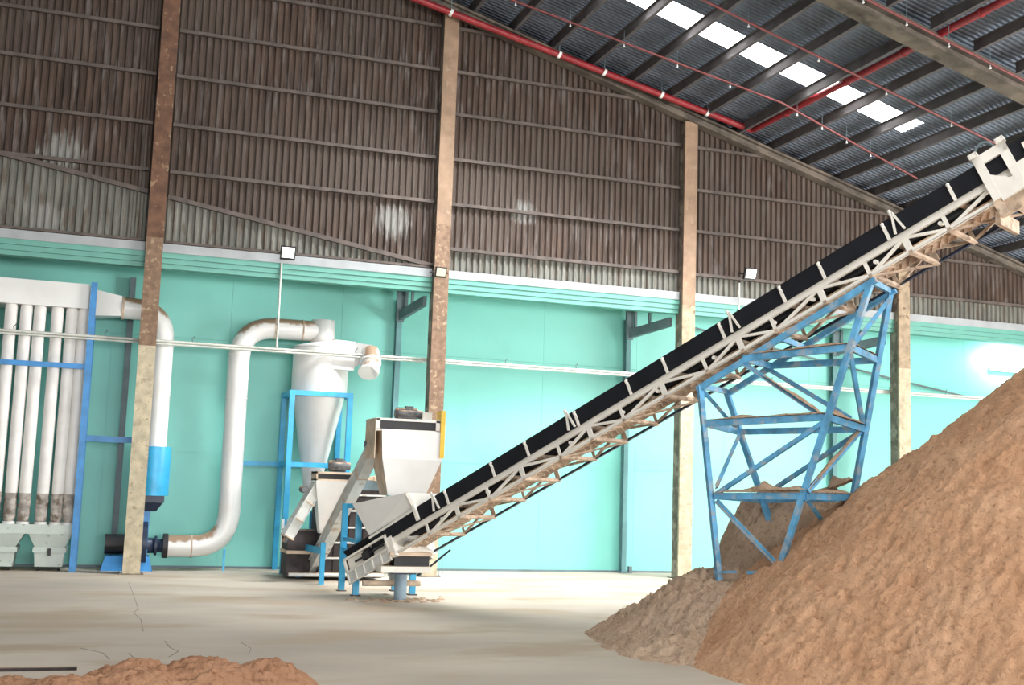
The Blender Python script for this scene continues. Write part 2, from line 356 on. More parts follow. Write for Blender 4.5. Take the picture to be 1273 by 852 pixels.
# studs and brackets of the lean-to
st = [((163,380),(150,560),'grey wall post beside the column left of the fan duct'),((493,380),(491,500),'slim grey wall post left of the tall brown column, behind the large hopper'),
      ((779,400),(777,560),'slim wall post standing left of the blue tower, seen through the conveyor'),((1035,400),(1036,560),'slim wall post seen through the blue tower')]
for i, (a, b, lab) in enumerate(st):
    P = aty(*b, D-.12); x = P.x
    t = thing('wall_post', (x,D-.12,0), lab, 'post')
    MB().box((x-.06,D-.2,0),(x+.06,D-.19,6.1)).box((x-.005,D-.19,0),(x+.005,D-.05,6.1)).box((x-.06,D-.05,0),(x+.06,D-.03,6.1)).build('post', 'stud' if i else 'studgrey', t)
    MB().box((x-.13,D-.27,0),(x+.13,D-.02,.03)).build('base_plate', 'studgrey', t)
    if i: # bracket arm
        m = MB(); y0, y1 = D-.2, .28
        xq = 6*i-.22; y1 = .3
        m.hexa([(x-.05,y0,5.62),(x+.05,y0,5.62),(xq+.04,y1,5.84),(xq-.04,y1,5.84),(x-.05,y0,5.84),(x+.05,y0,5.84),(xq+.04,y1,6.06),(xq-.04,y1,6.06)])
        m.build('bracket_arm', 'studgrey', t)
        MB().bar((x+.12,y0-.1,5.8),(x+.12,y0-.1,6.3),.06,.06).build('bracket_strut', 'studgrey', t); MB().bar((x*.5+xq*.5,(y0+y1)/2,5.9),(x*.5+xq*.5,(y0+y1)/2,6.3),.06,.06).build('bracket_strut', 'studgrey', t)
        MB().box((x-.09,D-.26,5.6),(x+.09,D-.18,6.3)).build('bracket_plate', 'studgrey', t)
    if i == 2:
        MB().box((x+.12,D-.25,0),(x+.2,D-.15,.16)).build('foot_box', 'studgrey', t)
# ================================================================ RED PIPES
t = thing('red_sprinkler_main', aty(935,162,-.5), 'thick red pipe under the roof edge turning along the roof towards us', 'pipe')
A, B, C_ = aty(505,-6,-.5), aty(935,162,-.5), None
d = ray(1250,0); C_ = CAM + d*((B.x-CAM.x)/d.x); C_ = B + (C_-B)*1.5
MB().tube(corner_path([A, B, C_], .12), .075, 12).build('pipe', 'red', t)
for s in (.12,.42,.55,.72,.86): 
    p = A.lerp(B, s); MB().tube([p+V((0,0,.09)), p+V((0,0,.35))], .012, 6).build('hanger', 'studgrey', t); MB().tube([p+V((-.03,0,.012)), p+V((.03,0,-.012))], .088, 12).build('clamp', 'sprink', t)
for s in (.12,.3,.45,.62):
    p = B.lerp(C_, s); MB().tube([p+V((0,-.03,0)), p+V((0,.03,0))], .09, 12).build('clamp', 'red', t); MB().tube([p+V((0,0,.09)), p+V((0,0,.5))], .012, 6).build('hanger', 'studgrey', t)
def roofpt(px, py, dz):
    d = ray(px, py); k = (14.56+dz-.285*CAM.x-CAM.z)/(d.z+.285*d.x); return CAM + d*k
thin = [((600,-14),(972,128),'thin red sprinkler pipe running just right of the thick red pipe',-.38),
        ((972,128),(1140,222),'thin dark red branch pipe beyond the corner of the thick red pipe',-.38),
        ((800,-60),(1260,190),'thin red branch pipe crossing beside the skylight strip',-.38),
        ((1040,-20),(1330,130),'thin red branch pipe clipped under the large roof beam',-.75)]
for a, b, lab, dz in thin:
    P, Q = roofpt(*a, dz), roofpt(*b, dz)
    if lab.startswith('thin red branch pipe crossing'): P.y = Q.y = -5.1
    t = thing('sprinkler_branch', P, lab, 'pipe')
    MB().tube([P, Q], .024, 8).build('pipe', 'thinred', t)
    for k in range(1, 6):
        p = P.lerp(Q, (k-.4)/5.6); MB().tube([p+V((0,0,-.03)), p+V((0,0,-.07)), p+V((0,0,-.08)), p+V((0,0,-.1))], [.008,.012,.024,.02], 8).build('sprinkler_head', 'sprink', t)
        MB().tube([p, p+V((0,0,.3))], .006, 5).build('hanger', 'studgrey', t)
# ================================================================ CONDUITS
t = thing('conduit_run', (0,.24,4.6), 'long pale pipe running level across the whole turquoise wall', 'pipe')
for z, r in ((4.655,.028),(4.60,.022)):
    for k in range(-2, 6):
        xa, xb = k*4.2, min(k*4.2+4.2, XR-.3)
        MB().tube([(xa,.25,z),(xb-.0,.25,z)], r, 8).build('pipe_length', 'conduit', t)
for k in range(16):
    x = -2.5+k*1.7; MB().tube([(x,.25,4.66),(x-.02,.25,4.74),(x+.03,.25,4.80)], .01, 6).build('pipe_hook', 'studgrey', t)
a, b, c = aty(852,405,D-.26), aty(1109,471,D-.26), aty(1240,503,D-.26)
t = thing('sloping_cable_pipe', a, 'thin grey cable pipe sloping down along the wall behind the blue tower', 'pipe')
MB().tube([a, b, c], .026, 8).build('pipe', 'conduit_d', t)
# floodlights
fls = [((358,315),'floodlight with white lens above the cyclone, left of the middle column','lens',1.0),
       ((548,339),'dull cream floodlight fixed to the brown column above the large hopper','lens2',.8),
       ((933,341),'tilted white floodlight above the conveyor belt, right of the third column','lens',1.0)]
for (px, py), lab, m, sc in fls:
    p = aty(px, py, -.56); t = thing('floodlight', p, lab, 'lamp')
    R = Matrix.Rotation(math.radians(22), 3, 'X')
    def rb(a, b, R=R, p=p):
        x0,y0,z0 = a; x1,y1,z1 = b
        return MB().hexa([p+R@V(c)*sc for c in ((x0,y0,z0),(x1,y0,z0),(x1,y1,z0),(x0,y1,z0),(x0,y0,z1),(x1,y0,z1),(x1,y1,z1),(x0,y1,z1))])
    hs_ = rb((-.15,-.02,-.14),(.15,.07,.14)).build('housing', 'black', t); rb((-.125,-.03,-.09),(.125,-.02,.125)).build('lens', m, t)
    MB().bar(p+V((-.16,.0,0)), p+V((-.16,.28,.04)), .015,.03).bar(p+V((.16,0,0)), p+V((.16,.28,.04)), .015,.03).build('bracket', 'black', t)
for px, py0, py1, lab in ((347,327,432,'thin pale drop pipe hanging from the left floodlight to the long pipe'),(916,352,394,'thin pale drop pipe under the tilted floodlight')):
    p = aty(px+3, py0, -.03); q = aty(px-1.5, py1, -.03); q.x = p.x
    t = tag(MB().tube([p, q], .022, 8).build('drop_pipe', 'conduit'), lab, 'pipe')
# tube lamp in the far corner
t = thing('tube_lamp', (XR-.9, D-.2, 5.3), 'glowing tube lamp on the turquoise wall at the far right corner', 'lamp')
MB().box((XR-1.5,D-.08,5.55),(XR-.15,D-.01,5.63)).build('housing', 'flash', t); MB().tube([(XR-1.45,D-.11,5.59),(XR-.2,D-.11,5.59)], .03, 8).build('tube', 'tube', t)
lt = bpy.data.lights.new('tube_light', 'AREA'); lt.shape = 'RECTANGLE'; lt.size = 1.3; lt.size_y = .15; lt.energy = 60
lo = bpy.data.objects.new('tube_light', lt); COL.objects.link(lo); lo.location = (XR-.9, D-.45, 5.95); lo.rotation_euler = (math.radians(60), 0, 0)
# ================================================================ BAG FILTER (left)
YB = .38
t = thing('bag_filter', (-2.4, YB+.4, 0), 'white bag filter unit with long cloth sleeves in a blue frame at the left', 'machine')
xe = aty(112,355,YB).x
zt, zb_ = aty(60,340,YB).z, aty(60,369,YB).z
zt = 5.75; 
m = MB().box((-5.6,YB,5.22),(xe,YB+.95,5.72)); m.build('header_box', 'white', t)
def vx(px, py=500, Y=None): return aty(px, py, YB+.2 if Y is None else Y).x
tops = [6, 30, 48.5, 70, 88, 105]         # sleeve centres at y 400
tops = [13, 32, 49, 71, 89, 104]
for r, yo in enumerate((0, .38)):
    xs = [vx(px-0, 400, YB+.16+yo) for px in tops]
    xs = [xs[0]-.68, xs[0]-.36] + xs
    for x in xs:
        g = .115
        MB().tube([(x,YB+.16+yo,5.24),(x,YB+.16+yo,5.20),(x,YB+.16+yo,5.14),(x,YB+.16+yo,4.6),(x,YB+.16+yo,3),(x,YB+.16+yo,1.5)], [g*.7,g,g*1.02,g,g*1.03,g], 14, False).build('filter_sleeve', 'bag', t); fs_ = LAST[0]
        pts = []; rr = []
        for k in range(10):
            z = 1.5-.045*k*1.35; pts.append((x+random.uniform(-.01,.01),YB+.16+yo,z)); rr.append(g*(1+.05*math.sin(k*2.3+x*9)))
        rr[-1] = g*.8
        MB().tube(pts, rr, 14, False).build('sleeve_foot', 'bagdirty', fs_)
        MB().tube([(x,YB+.16+yo,.9),(x,YB+.16+yo,.95)], g*1.05, 12).build('clamp_ring', 'white', fs_)
xr = aty(92,655,YB).x
MB().box((-5.6,YB,.72),(xr,YB+.95,.9)).build('lower_trough', 'bin', t)
for px0, px1 in ((-62,28),(36,88)):
    a = aty(px0,672,YB).x; b = aty(px1,672,YB).x
    if px0 < 0: a = b-.92
    c = (a+b)/2; w = (b-a)/2
    MB().hexa([(c-w*.72,YB+.1,.46),(c+w*.72,YB+.1,.46),(c+w*.72,YB+.85,.46),(c-w*.72,YB+.85,.46),(c-w*1.05,YB+.02,.72),(c+w*1.05,YB+.02,.72),(c+w*1.05,YB+.93,.72),(c-w*1.05,YB+.93,.72)]).build('discharge_cone', 'bin', t)
    MB().box((c-w*.8,YB+.08,.40),(c+w*.8,YB+.87,.46)).build('clamp_frame', 'bin', t)
    if px0 > 0: bt = thing('dust_bin', (c,YB+.4,0), 'pale green wheeled dust bin under the bag filter beside the blue post', 'bin')
    else: bt = thing('dust_bin', (c,YB+.4,0), 'pale green dust bin at the left edge under the bag filter', 'bin')
    MB().hexa([(c-w*.66,YB+.12,.08),(c+w*.66,YB+.12,.08),(c+w*.66,YB+.8,.08),(c-w*.66,YB+.8,.08),(c-w*.72,YB+.1,.36),(c+w*.72,YB+.1,.36),(c+w*.72,YB+.84,.36),(c-w*.72,YB+.84,.36)]).build('body', 'bin', bt)
    MB().box((c-w*.8,YB+.06,.36),(c+w*.8,YB+.88,.40)).build('rim', 'bin', bt)
    MB().box((c-.03,YB+.03,.30),(c+.03,YB+.06,.44)).build('latch', 'black', bt)
    for sx in (-1,1): MB().tube([(c+sx*w*.5-.02,YB+.2,.045),(c+sx*w*.5+.02,YB+.2,.045)],.045,12).build('wheel', 'black', bt)
# frame
p0 = aty(90,712,YB-.08); 
xp = aty(103,540,YB-.06).x
MB().box((xp-.06,YB-.14,0),(xp+.06,YB-.02,5.75)).build('frame_post', 'blue', t)
MB().box((xp-.06,YB+.85,0),(xp+.06,YB+.97,5.75)).build('frame_post', 'blue', t)
MB().box((-5.6,YB-.11,3.99),(xp,YB-.04,4.09)).build('frame_rail', 'blue', t)
# duct transition + fan duct
def ring(c, ax, r, m, parent, w=.03, nm='flange'):
    ax = V(ax).normalized(); MB().tube([V(c)-ax*w/2, V(c)+ax*w/2], r, 20).build(nm, m, parent)
YD = .92
t = thing('fan_outlet_duct', (aty(197,500,YD).x, YD, 2.2), 'white duct from the bag filter elbowing down behind the left column to the blue fan', 'duct')
xv = aty(197,500,YD).x; zv = 5.36
x0 = aty(152,372,YD).x; r = .225
MB().hexa([(xe,YD-.3,5.12),(x0,YD-.2,5.17),(x0,YD+.2,5.17),(xe,YD+.3,5.12),(xe,YD-.3,5.68),(x0,YD-.2,5.58),(x0,YD+.2,5.58),(xe,YD+.3,5.68)]).build('transition', 'duct', t)
path = corner_path([(x0,YD,zv),(xv,YD,zv),(xv,YD,2.45)], .62, 9)
MB().tube(path, r, 20).build('duct_pipe', 'duct', t)
for z in (4.62, 3.6, 2.55): ring((xv,YD,z),(0,0,1),r+.012,'white',t, .02)
ring((x0+.03,YD,zv),(1,0,0),r+.02,'dusty',t,.04)
# fan
t = thing('centrifugal_fan', (xv,YD,0), 'blue centrifugal fan with black casing on the floor at the left column', 'fan')
MB().tube([(xv,YD,2.52),(xv,YD,1.52)], .325, 28).build('silencer_drum', 'bluelt', t)
MB().hexa([(xv-.30,YD-.12,1.2),(xv+.1,YD-.12,1.2),(xv+.1,YD+.12,1.2),(xv-.3,YD+.12,1.2),(xv-.3,YD-.2,1.38),(xv+.22,YD-.2,1.38),(xv+.22,YD+.2,1.38),(xv-.3,YD+.2,1.38)]).build('outlet_cone', 'navy', t)
MB().box((xv-.3,YD-.22,1.38),(xv+.24,YD+.22,1.52)).build('outlet_flange', 'navy', t)
MB().box((xv-.28,YD-.14,.3),(xv-.02,YD+.14,1.2)).build('outlet_throat', 'blue', t)
MB().tube([(xv-.26,YD+.05,.55),(xv-.04,YD+.05,.55)], .48, 28).build('scroll_casing', 'navy', t)
MB().tube([(xv-.85,YD,.52),(xv-.4,YD,.52)], .2, 20).build('motor', 'black', t)
MB().tube([(xv-.4,YD,.52),(xv-.26,YD,.52)], .06, 10).build('shaft', 'black', t)
for a, b in ((-.9,-.35),(-.3,.1)):
    MB().hexa([(xv+a,YD-.3,0),(xv+b,YD-.3,0),(xv+b,YD+.3,0),(xv+a,YD+.3,0),(xv+a+.08,YD-.2,.3),(xv+b-.08,YD-.2,.3),(xv+b-.08,YD+.2,.3),(xv+a+.08,YD+.2,.3)]).build('pedestal', 'blue', t)
MB().tube([(xv-.04,YD,.5),(xv+.14,YD,.5),(xv+.14,YD,.5),(xv+.3,YD,.5)], [.16,.15,.13,.14], 20).build('inlet_neck', 'navy', t)
ring((xv+.14,YD,.5),(1,0,0),.2,'navy',t,.05); ring((xv+.33,YD,.5),(1,0,0),.25,'black',t,.1)
xb0 = aty(118,550,YB).x
tb = tag(MB().bar((xp+.06,YB+.0,2.62),(xv-.3,YB+.0,2.62),.08,.12).build('tie_beam', 'blue'), 'blue beam joining the filter frame to the left column at mid height', 'beam')
# duct B (fan inlet to cyclone)
xD = aty(291,540,YD).x; xC = aty(400,440,YD).x; zC = 5.17; rB = .225
t = thing('cyclone_duct', (xD,YD,0), 'tall white duct rising from the fan and bending over into the cyclone', 'duct')
path = corner_path([(xv+.38,YD,.5),(xD,YD,.5),(xD,YD,zC),(xC,YD,zC)], [.75,.75], 10)
MB().tube(path, rB, 22).build('duct_pipe', 'duct', t)
for z in (1.33, 2.53, 3.62, 4.55): ring((xD,YD,z),(0,0,1),rB+.014,'white',t,.02)
for x in (xv+.85,): ring((x,YD,.5),(1,0,0),rB+.014,'dusty',t,.025)
for x in (xD+.72, xC-.45): ring((x,YD,zC),(1,0,0),rB+.014,'dusty',t,.025)
MB().bar((xD-.05,YD,0),(xD-.05,YD,.45),.045,.045).build('prop', 'bluelt', t)
# cyclone
t = thing('cyclone', (xC,YD,0), 'white cyclone separator with tall cone held in the blue frame', 'cyclone')
zb = 3.78; zq = 4.80; R = .60; xk = aty(397,480,YD).x
MB().tube([(xC,YD,4.9),(xC,YD,5.42),(xC,YD,5.42),(xC,YD,5.40)], [.26,.26,.25,.2], 24).build('vortex_pipe', 'white', t)
ring((xC,YD,4.99),(0,0,1),.275,'white',t,.025)
MB().tube([(xk,YD,zb),(xk,YD,zq),], R, 36).build('barrel', 'white', t)
vs = []; n = 36
for k in range(n+1):
    a = math.pi + 2*math.pi*k/n; h = zq+.02+.17*(.5-.5*math.cos(k/n*math.pi*2)); vs += [(xk+R*math.cos(a),YD+R*math.sin(a),zq-.02),(xk+R*math.cos(a),YD+R*math.sin(a),h),(xk+.2*math.cos(a),YD+.2*math.sin(a),h+.04)]
MB().add(vs, [(3*k,3*k+3,3*k+4,3*k+1) for k in range(n)]+[(3*k+1,3*k+4,3*k+5,3*k+2) for k in range(n)], True).build('spiral_roof', 'white', t)
MB().tube([(xk,YD,zb),(xk,YD,zb-.02),(xk-.05,YD,1.9),(xk-.08,YD,1.5)], [R,R-.04,.2,.14], 36).build('cone', 'white', t)
MB().tube([(xk-.09,YD,1.5),(xk-.09,YD,1.35)], .17, 20).build('discharge_flange', 'white', t)
# tangential inlet box and clean-air elbow on the right
xi = aty(438,440,YD-.3).x
MB().box((xk+.1,YD-.58,4.32),(xi,YD-.2,4.94)).build('inlet_box', 'white', t)
e0 = V((xi,YD-.4,4.64)); e1 = aty(460,438,YD-.6); e2 = aty(458,463,YD-.95)
MB().hexa([e0+V((0,-.18,-.26)), e1+V((0,-.15,-.14)), e1+V((0,.15,-.14)), e0+V((0,.2,-.26)), e0+V((0,-.18,.28)), e1+V((0,-.15,.14)), e1+V((0,.15,.14)), e0+V((0,.2,.28))]).build('inlet_cone', 'duct', t)
MB().tube([e1, e1*.5+e2*.5+V((.05,-.05,-.02)), e2], .2, 18).build('inlet_elbow', 'duct', t)
ring(e1*.45+e2*.55, e2-e1, .215, 'white', t, .03); ring(e2, e2-e1, .225, 'white', t, .04)
# cyclone frame
t = thing('support_stand', (xk,YD,0), 'tall bright blue square frame of posts around the cyclone cone', 'frame')
yf, yk = YD-.6, YD+.6
xa = aty(357,600,yf).x; xb = aty(434,520,yf).x
for x, y_ in ((xa,yf),(xb,yf),(xa,yk),(xb,yk)): MB().box((x-.055,y_-.055,0),(x+.055,y_+.055,3.82)).build('post', 'bluelt', t)
for a, b in (((xa,yf),(xb,yf)),((xa,yk),(xb,yk)),((xa,yf),(xa,yk)),((xb,yf),(xb,yk))):
    MB().bar((*a,3.77),(*b,3.77),.09,.1).build('top_beam', 'bluelt', t)
    if a[0] != b[0]:
        MB().bar((a[0]-.85 if a[1] > YD else a[0],a[1],2.26),(*b,2.26),.07,.1).build('cross_beam', 'bluelt', t)
    else: MB().bar((*a,2.26),(*b,2.26),.07,.1).build('cross_beam', 'bluelt', t)
for z0, z1, dx, w in ((.45,1.0,-.02,.05),(.98,1.12,-.02,.07),(.62,1.1,.0,.05)):
    pass
MB().box((xa-.075,yf-.07,.45),(xa-.02,yf-.05,1.12)).box((xa+.035,yf-.075,.72),(xa+.085,yf-.05,1.12)).build('white_strips', 'white', t)['label'] = 'white strips on the blue post'  # two thin white strips on the front of the left post
# ================================================================ DARK SCREENING MACHINE
ym = -1.25
X0, X1, X2 = aty(358,700,ym).x, aty(395,700,ym).x, aty(478,640,ym).x
t = thing('screening_machine', ((X0+X2)/2, ym+.5, 0), 'dark slatted screening machine behind the two white hoppers', 'machine')
MB().box((X1,ym+.03,.05),(X2,ym+1.0,2.0)).build('body', 'darkmach', t)
MB().box((X0,ym+.2,.05),(X1,ym+1.0,.95)).build('side_body', 'darkmach', t)
MB().box((X0-.02,ym+.1,.5),(X1,ym+1.0,.56)).build('side_shelf', 'tan', t)
for z in (.12,.42,.72,1.02,1.35,1.66): MB().box((X1,ym-.05,z),(X2,ym+.03,z+.035)).build('ledge', 'conv_grey', t)
for z in (.12,.42,.72,1.02,1.35):
    n = 9
    for k in range(n):
        x = X1+(X2-X1)*(k+.08)/n; MB().box((x,ym-.0,z+.05),(x+(X2-X1)/n*.84,ym+.03,z+.28)).build('slat_panel', 'darkmach', t)
MB().box((X1,ym-.04,1.78),(X2+.02,ym+1.0,1.98)).build('top_panel', 'studgrey', t)
m = MB()
for k in range(40): 
    c = V((random.uniform(X1,X2), random.uniform(ym,ym+.6), 2.02)); m.tube([c-V((0,0,.05)), c, c+V((0,0,random.uniform(.02,.08)))], [.14,.11,.02], 7)
tag(m.build('sawdust_crumbs', 'saw2', t), kind='stuff')
MB().tube([(X0,ym-.15,.12),(X2,ym-.15,.12)], .04, 8).build('floor_pipe', 'conv_grey', t)
# ================================================================ helper for hoppers / motors
def motor(c, L, r, parent, ax=(1,0,0)):
    c = V(c); ax = V(ax).normalized()
    MB().tube([c-ax*L/2, c-ax*L*.45, c+ax*L*.3, c+ax*L*.3, c+ax*L*.5], [r*.7,r,r,r*.75,r*.7], 18).build('motor', 'motor', parent); mo = LAST[0]
    f = MB()
    for k in range(8): 
        a = math.pi*2*k/8; v = V((0,math.cos(a),math.sin(a))); f.bar(c-ax*L*.4+v*r, c+ax*L*.28+v*r, .015, .02)
    f.build('cooling_fins', 'motor', mo)
    MB().box(tuple(c-V((.07,.07,0))), tuple(c+V((.07,.05,r*1.35)))).build('terminal_box', 'motor', mo)
# hopper 1 (small)
y1 = -1.95; y2 = ym-.12
a = aty(393,596,y1); b = aty(440,598,y1); c_ = aty(401,664,y1)
t = thing('small_hopper', ((a.x+b.x)/2, (y1+y2)/2, 0), 'smaller white hopper with dark top slot behind the inclined screw conveyor', 'hopper')
zt = a.z-.02; zb = c_.z; xm = a.x; xn = b.x
MB().hexa([(xm+.16,y1+.22,zb),(xm+.36,y1+.22,zb),(xm+.36,y2-.1,zb),(xm+.16,y2-.1,zb),(xm,y1,zt),(xn,y1,zt),(xn,y2,zt),(xm,y2,zt)]).build('body', 'white', t)
MB().box((xm,y1,zt),(xn,y2,zt+.03)).box((xm,y1,zt+.13),(xn,y2,zt+.17)).box((xm,y1,zt),(xm+.03,y2,zt+.17)).box((xn-.03,y1,zt),(xn,y2,zt+.17)).build('head_frame', 'tan', t)
MB().box((xm+.03,y1+.03,zt+.03),(xn-.03,y2-.03,zt+.13)).build('slot', 'black', t)
motor((xm+.47,y1+.2,zt+.29), .42, .105, t)
for px, py in ((370,718),(384,716),(399,727)):
    p = atz(px, py, 0)
    MB().box((p.x-.045,p.y-.045,0),(p.x+.045,p.y+.045,{718:.95,716:1.3,727:.78}[py])).build('leg', 'bluelt', t)
p = atz(370,718,0); q = atz(399,727,0)
MB().bar((p.x,p.y,.62),(q.x,q.y,.62),.05,.12).build('brace', 'bluelt', t)
# hopper 2 (large)
y1 = -4.75; y2 = -3.95
P = lambda px, py, y=y1: aty(px, py, y)
t = thing('large_hopper', (P(512,600).x, (y1+y2)/2, 0), 'large white hopper with dark slot above the foot of the belt conveyor', 'hopper')
prof = [P(475,534), P(550,537), P(549,573), P(531,617), P(484,617), P(476,570)]
zs = [prof[0].z, (prof[2].z+prof[5].z)/2, (prof[3].z+prof[4].z)/2]
xl = [prof[0].x-.0, prof[5].x-.01, prof[4].x]; xr_ = [prof[1].x, prof[2].x, prof[3].x]; yy = [(y1,y2),(y1,y2),(y1+.14,y2-.1)]
vs = []
for k in range(3):
    vs += [(xl[k],yy[k][0],zs[k]),(xr_[k],yy[k][0],zs[k]),(xr_[k],yy[k][1],zs[k]),(xl[k],yy[k][1],zs[k])]
MB().add(vs, [(0,1,2,3)]+[(4*k+i,4*k+(i+1)%4,4*k+4+(i+1)%4,4*k+4+i) for k in range(2) for i in range(4)]+[(8,9,10,11)]).build('body', 'white', t)
tz = zs[0]; th = P(470,520).z; hx0, hx1 = P(468,528).x, P(547.5,528).x
MB().box((hx0,y1+.02,th-.03),(hx1,y2,th+.01)).box((hx0,y1+.02,tz-.02),(hx1,y2,tz+.015)).box((hx0,y1+.02,tz),(hx0+.07,y2,th)).box((hx1-.07,y1+.02,tz),(hx1,y2,th)).build('head_frame', 'cream', t)
MB().box((hx0+.07,y1+.06,tz+.015),(hx1-.07,y2-.03,th-.03)).build('slot', 'black', t)
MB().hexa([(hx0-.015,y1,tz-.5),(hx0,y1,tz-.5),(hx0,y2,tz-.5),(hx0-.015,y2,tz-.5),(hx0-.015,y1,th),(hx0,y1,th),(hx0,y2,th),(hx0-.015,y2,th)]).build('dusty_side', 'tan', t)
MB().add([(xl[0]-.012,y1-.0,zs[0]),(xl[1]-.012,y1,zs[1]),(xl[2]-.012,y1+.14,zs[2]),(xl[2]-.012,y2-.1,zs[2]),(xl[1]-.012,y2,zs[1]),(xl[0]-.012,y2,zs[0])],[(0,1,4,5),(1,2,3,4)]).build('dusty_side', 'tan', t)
motor((P(515,513).x,y1+.4,th+.12), .5, .1, t); MB().box((P(531,513).x,y1+.3,th),(P(543,513).x,y1+.55,th+.16)).build('gearbox', 'conv_grey', t)
MB().box((hx1+.005,y1-.02,P(549,570).z),(hx1+.085,y1+.3,P(549,511).z)).build('belt_guard', 'yellow', t)
for px, py, top in ((424,735,1.55),(441.5,741,1.55),(490,735,.62),(512,740,.62)):
    p = atz(px, py, 0); MB().box((p.x-.05,p.y-.05,0.02),(p.x+.05,p.y+.05,top)).build('leg', 'bluelt', t); MB().box((p.x-.08,p.y-.08,0),(p.x+.08,p.y+.08,.02)).build('foot_plate', 'darkmach', t)
p, q = atz(424,735,0), atz(441.5,741,0)
for z in (.92,.74): MB().bar((p.x,p.y,z),(q.x,q.y,z),.04,.07).build('brace', 'bluelt', t)
p2, q2 = atz(490,735,0), atz(512,740,0)
MB().bar((p.x,p.y,1.5),(p.x+1.0,y2-.1,1.62),.06,.08).build('hopper_support', 'bluelt', t); MB().bar((q.x,q.y,1.5),(prof[4].x+.05,y1+.25,1.66),.06,.08).build('hopper_support', 'bluelt', t)
# inclined screw conveyors
def screw(A, B, w, h, lab, n):
    A = V(A); B = V(B); t = thing('screw_conveyor', A, lab, 'conveyor'); d = (B-A).normalized(); sd = d.cross(V((0,0,1))).normalized(); up = sd.cross(d)
    MB().bar(A, B, w, h).build('trough', 'conv_grey', t)
    MB().bar(A+up*(h/2+.01), B+up*(h/2+.01), w+.08, .02).build('cover', 'conv_grey', t)
    MB().bar(A-up*(h/2), B-up*(h/2), w+.04, .015).build('bottom_flange', 'conv_grey', t)
    for k in range(n+1):
        p = A.lerp(B, k/n); MB().bar(p-d*.01, p+d*.01, w+.05, h+.04).build('joint_flange', 'dusty', t)
    MB().tube([A-d*.12, A], h*.28, 12).build('end_bearing', 'motor', t)
    MB().tube([B-d*.2+up*.2-sd*.1, B-d*.2+up*.2+sd*.1], .07, 12).build('drive_motor', 'motor', t)
    return t
A = atz(387,720,0)+V((0,0,.16)); B = aty(467,556,-4.3)
screw(A, B, .16, .2, 'long grey inclined screw conveyor climbing from the floor to the large hopper', 5)
A = aty(357,668,-1.85); B = aty(395,604,-1.75)
ts = screw(A, B, .17, .18, 'short pale screw conveyor climbing to the smaller hopper beside the blue frame', 3)
# ================================================================ BELT CONVEYOR
Oc = V((4.46487541,-6.05984124,1.49219644)); dv = V((.45375436,-.78109837,.42894326)); wv = V((.86468636,.50231216,0)); nv = V((-.21546342,.37090138,.90333143))
HT, WT = .2867, .8653
CV = lambda s, w, n: Oc + dv*s + wv*w + nv*n
def cvp(px, py, w):                      # pixel -> (s, n) on the conveyor's side plane w
    B = Oc+wv*w; d = ray(px, py); k = (B-CAM).dot(wv)/d.dot(wv); P = CAM+d*k-B; return P.dot(dv), P.dot(nv)
def cpt(px, py, w): 
    B = Oc+wv*w; d = ray(px, py); return CAM + d*((B-CAM).dot(wv)/d.dot(wv))
t = thing('belt_conveyor', CV(-1,WT/2,-HT), 'long inclined belt conveyor with cream lattice truss and black belt', 'conveyor')
S0, S1 = -1.35, 13.2
def cvbox(s0, s1, w0, w1, n0, n1): return MB().hexa([CV(s,w,n) for s, w, n in ((s0,w0,n0),(s1,w0,n0),(s1,w1,n0),(s0,w1,n0),(s0,w0,n1),(s1,w0,n1),(s1,w1,n1),(s0,w1,n1))])
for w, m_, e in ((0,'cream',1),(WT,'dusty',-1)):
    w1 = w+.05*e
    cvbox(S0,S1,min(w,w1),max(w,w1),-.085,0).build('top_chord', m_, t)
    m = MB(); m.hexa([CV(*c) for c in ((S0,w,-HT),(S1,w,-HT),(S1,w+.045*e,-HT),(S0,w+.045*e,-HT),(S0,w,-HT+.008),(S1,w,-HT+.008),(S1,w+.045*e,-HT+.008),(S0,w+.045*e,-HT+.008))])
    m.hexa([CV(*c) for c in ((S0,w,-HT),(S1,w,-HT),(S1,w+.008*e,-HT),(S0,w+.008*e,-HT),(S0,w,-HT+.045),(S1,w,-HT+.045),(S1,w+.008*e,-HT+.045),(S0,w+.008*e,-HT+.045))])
    m.build('bottom_chord', m_ if w == 0 else 'navy', t)  # far chord is navy: its shade is put into the colour
posts = [-.25,.47,1.18,1.94,2.72,3.35,3.97,4.74,5.48,6.08,6.62,7.38,8.05,8.62,9.14,9.83,10.5,11.2,11.9,12.6]
for w, m_, e in ((.006,'cream',1),(WT-.006,'dusty',-1)):
    for k, s in enumerate(posts):
        wide = .085 if k % 2 else .05
        m = MB().bar(CV(s,w+.006*e,-.08), CV(s,w+.006*e,-HT), .012, wide, up=dv); m.build('truss_post', m_, t)
        if k+1 < len(posts):
            s2 = posts[k+1]
            a, b = ((s,-.07),(s2,-HT+.02)) if k % 2 else ((s,-HT+.02),(s2,-.07))
            MB().bar(CV(a[0],w+.02*e,a[1]), CV(b[0],w+.02*e,b[1]), .035, .035, up=wv).build('truss_diagonal', m_, t)
for k, s in enumerate(posts):
    MB().bar(CV(s,0,-HT+.01), CV(s,WT,-HT+.01), .05, .05, up=nv).build('cross_member', 'dusty', t)
    if k+1 < len(posts) and k % 2 == 0: MB().bar(CV(s,.02,-HT+.0), CV(posts[k+1],WT-.02,-HT+.0), .045, .02, up=nv).build('bottom_brace', 'dusty', t)
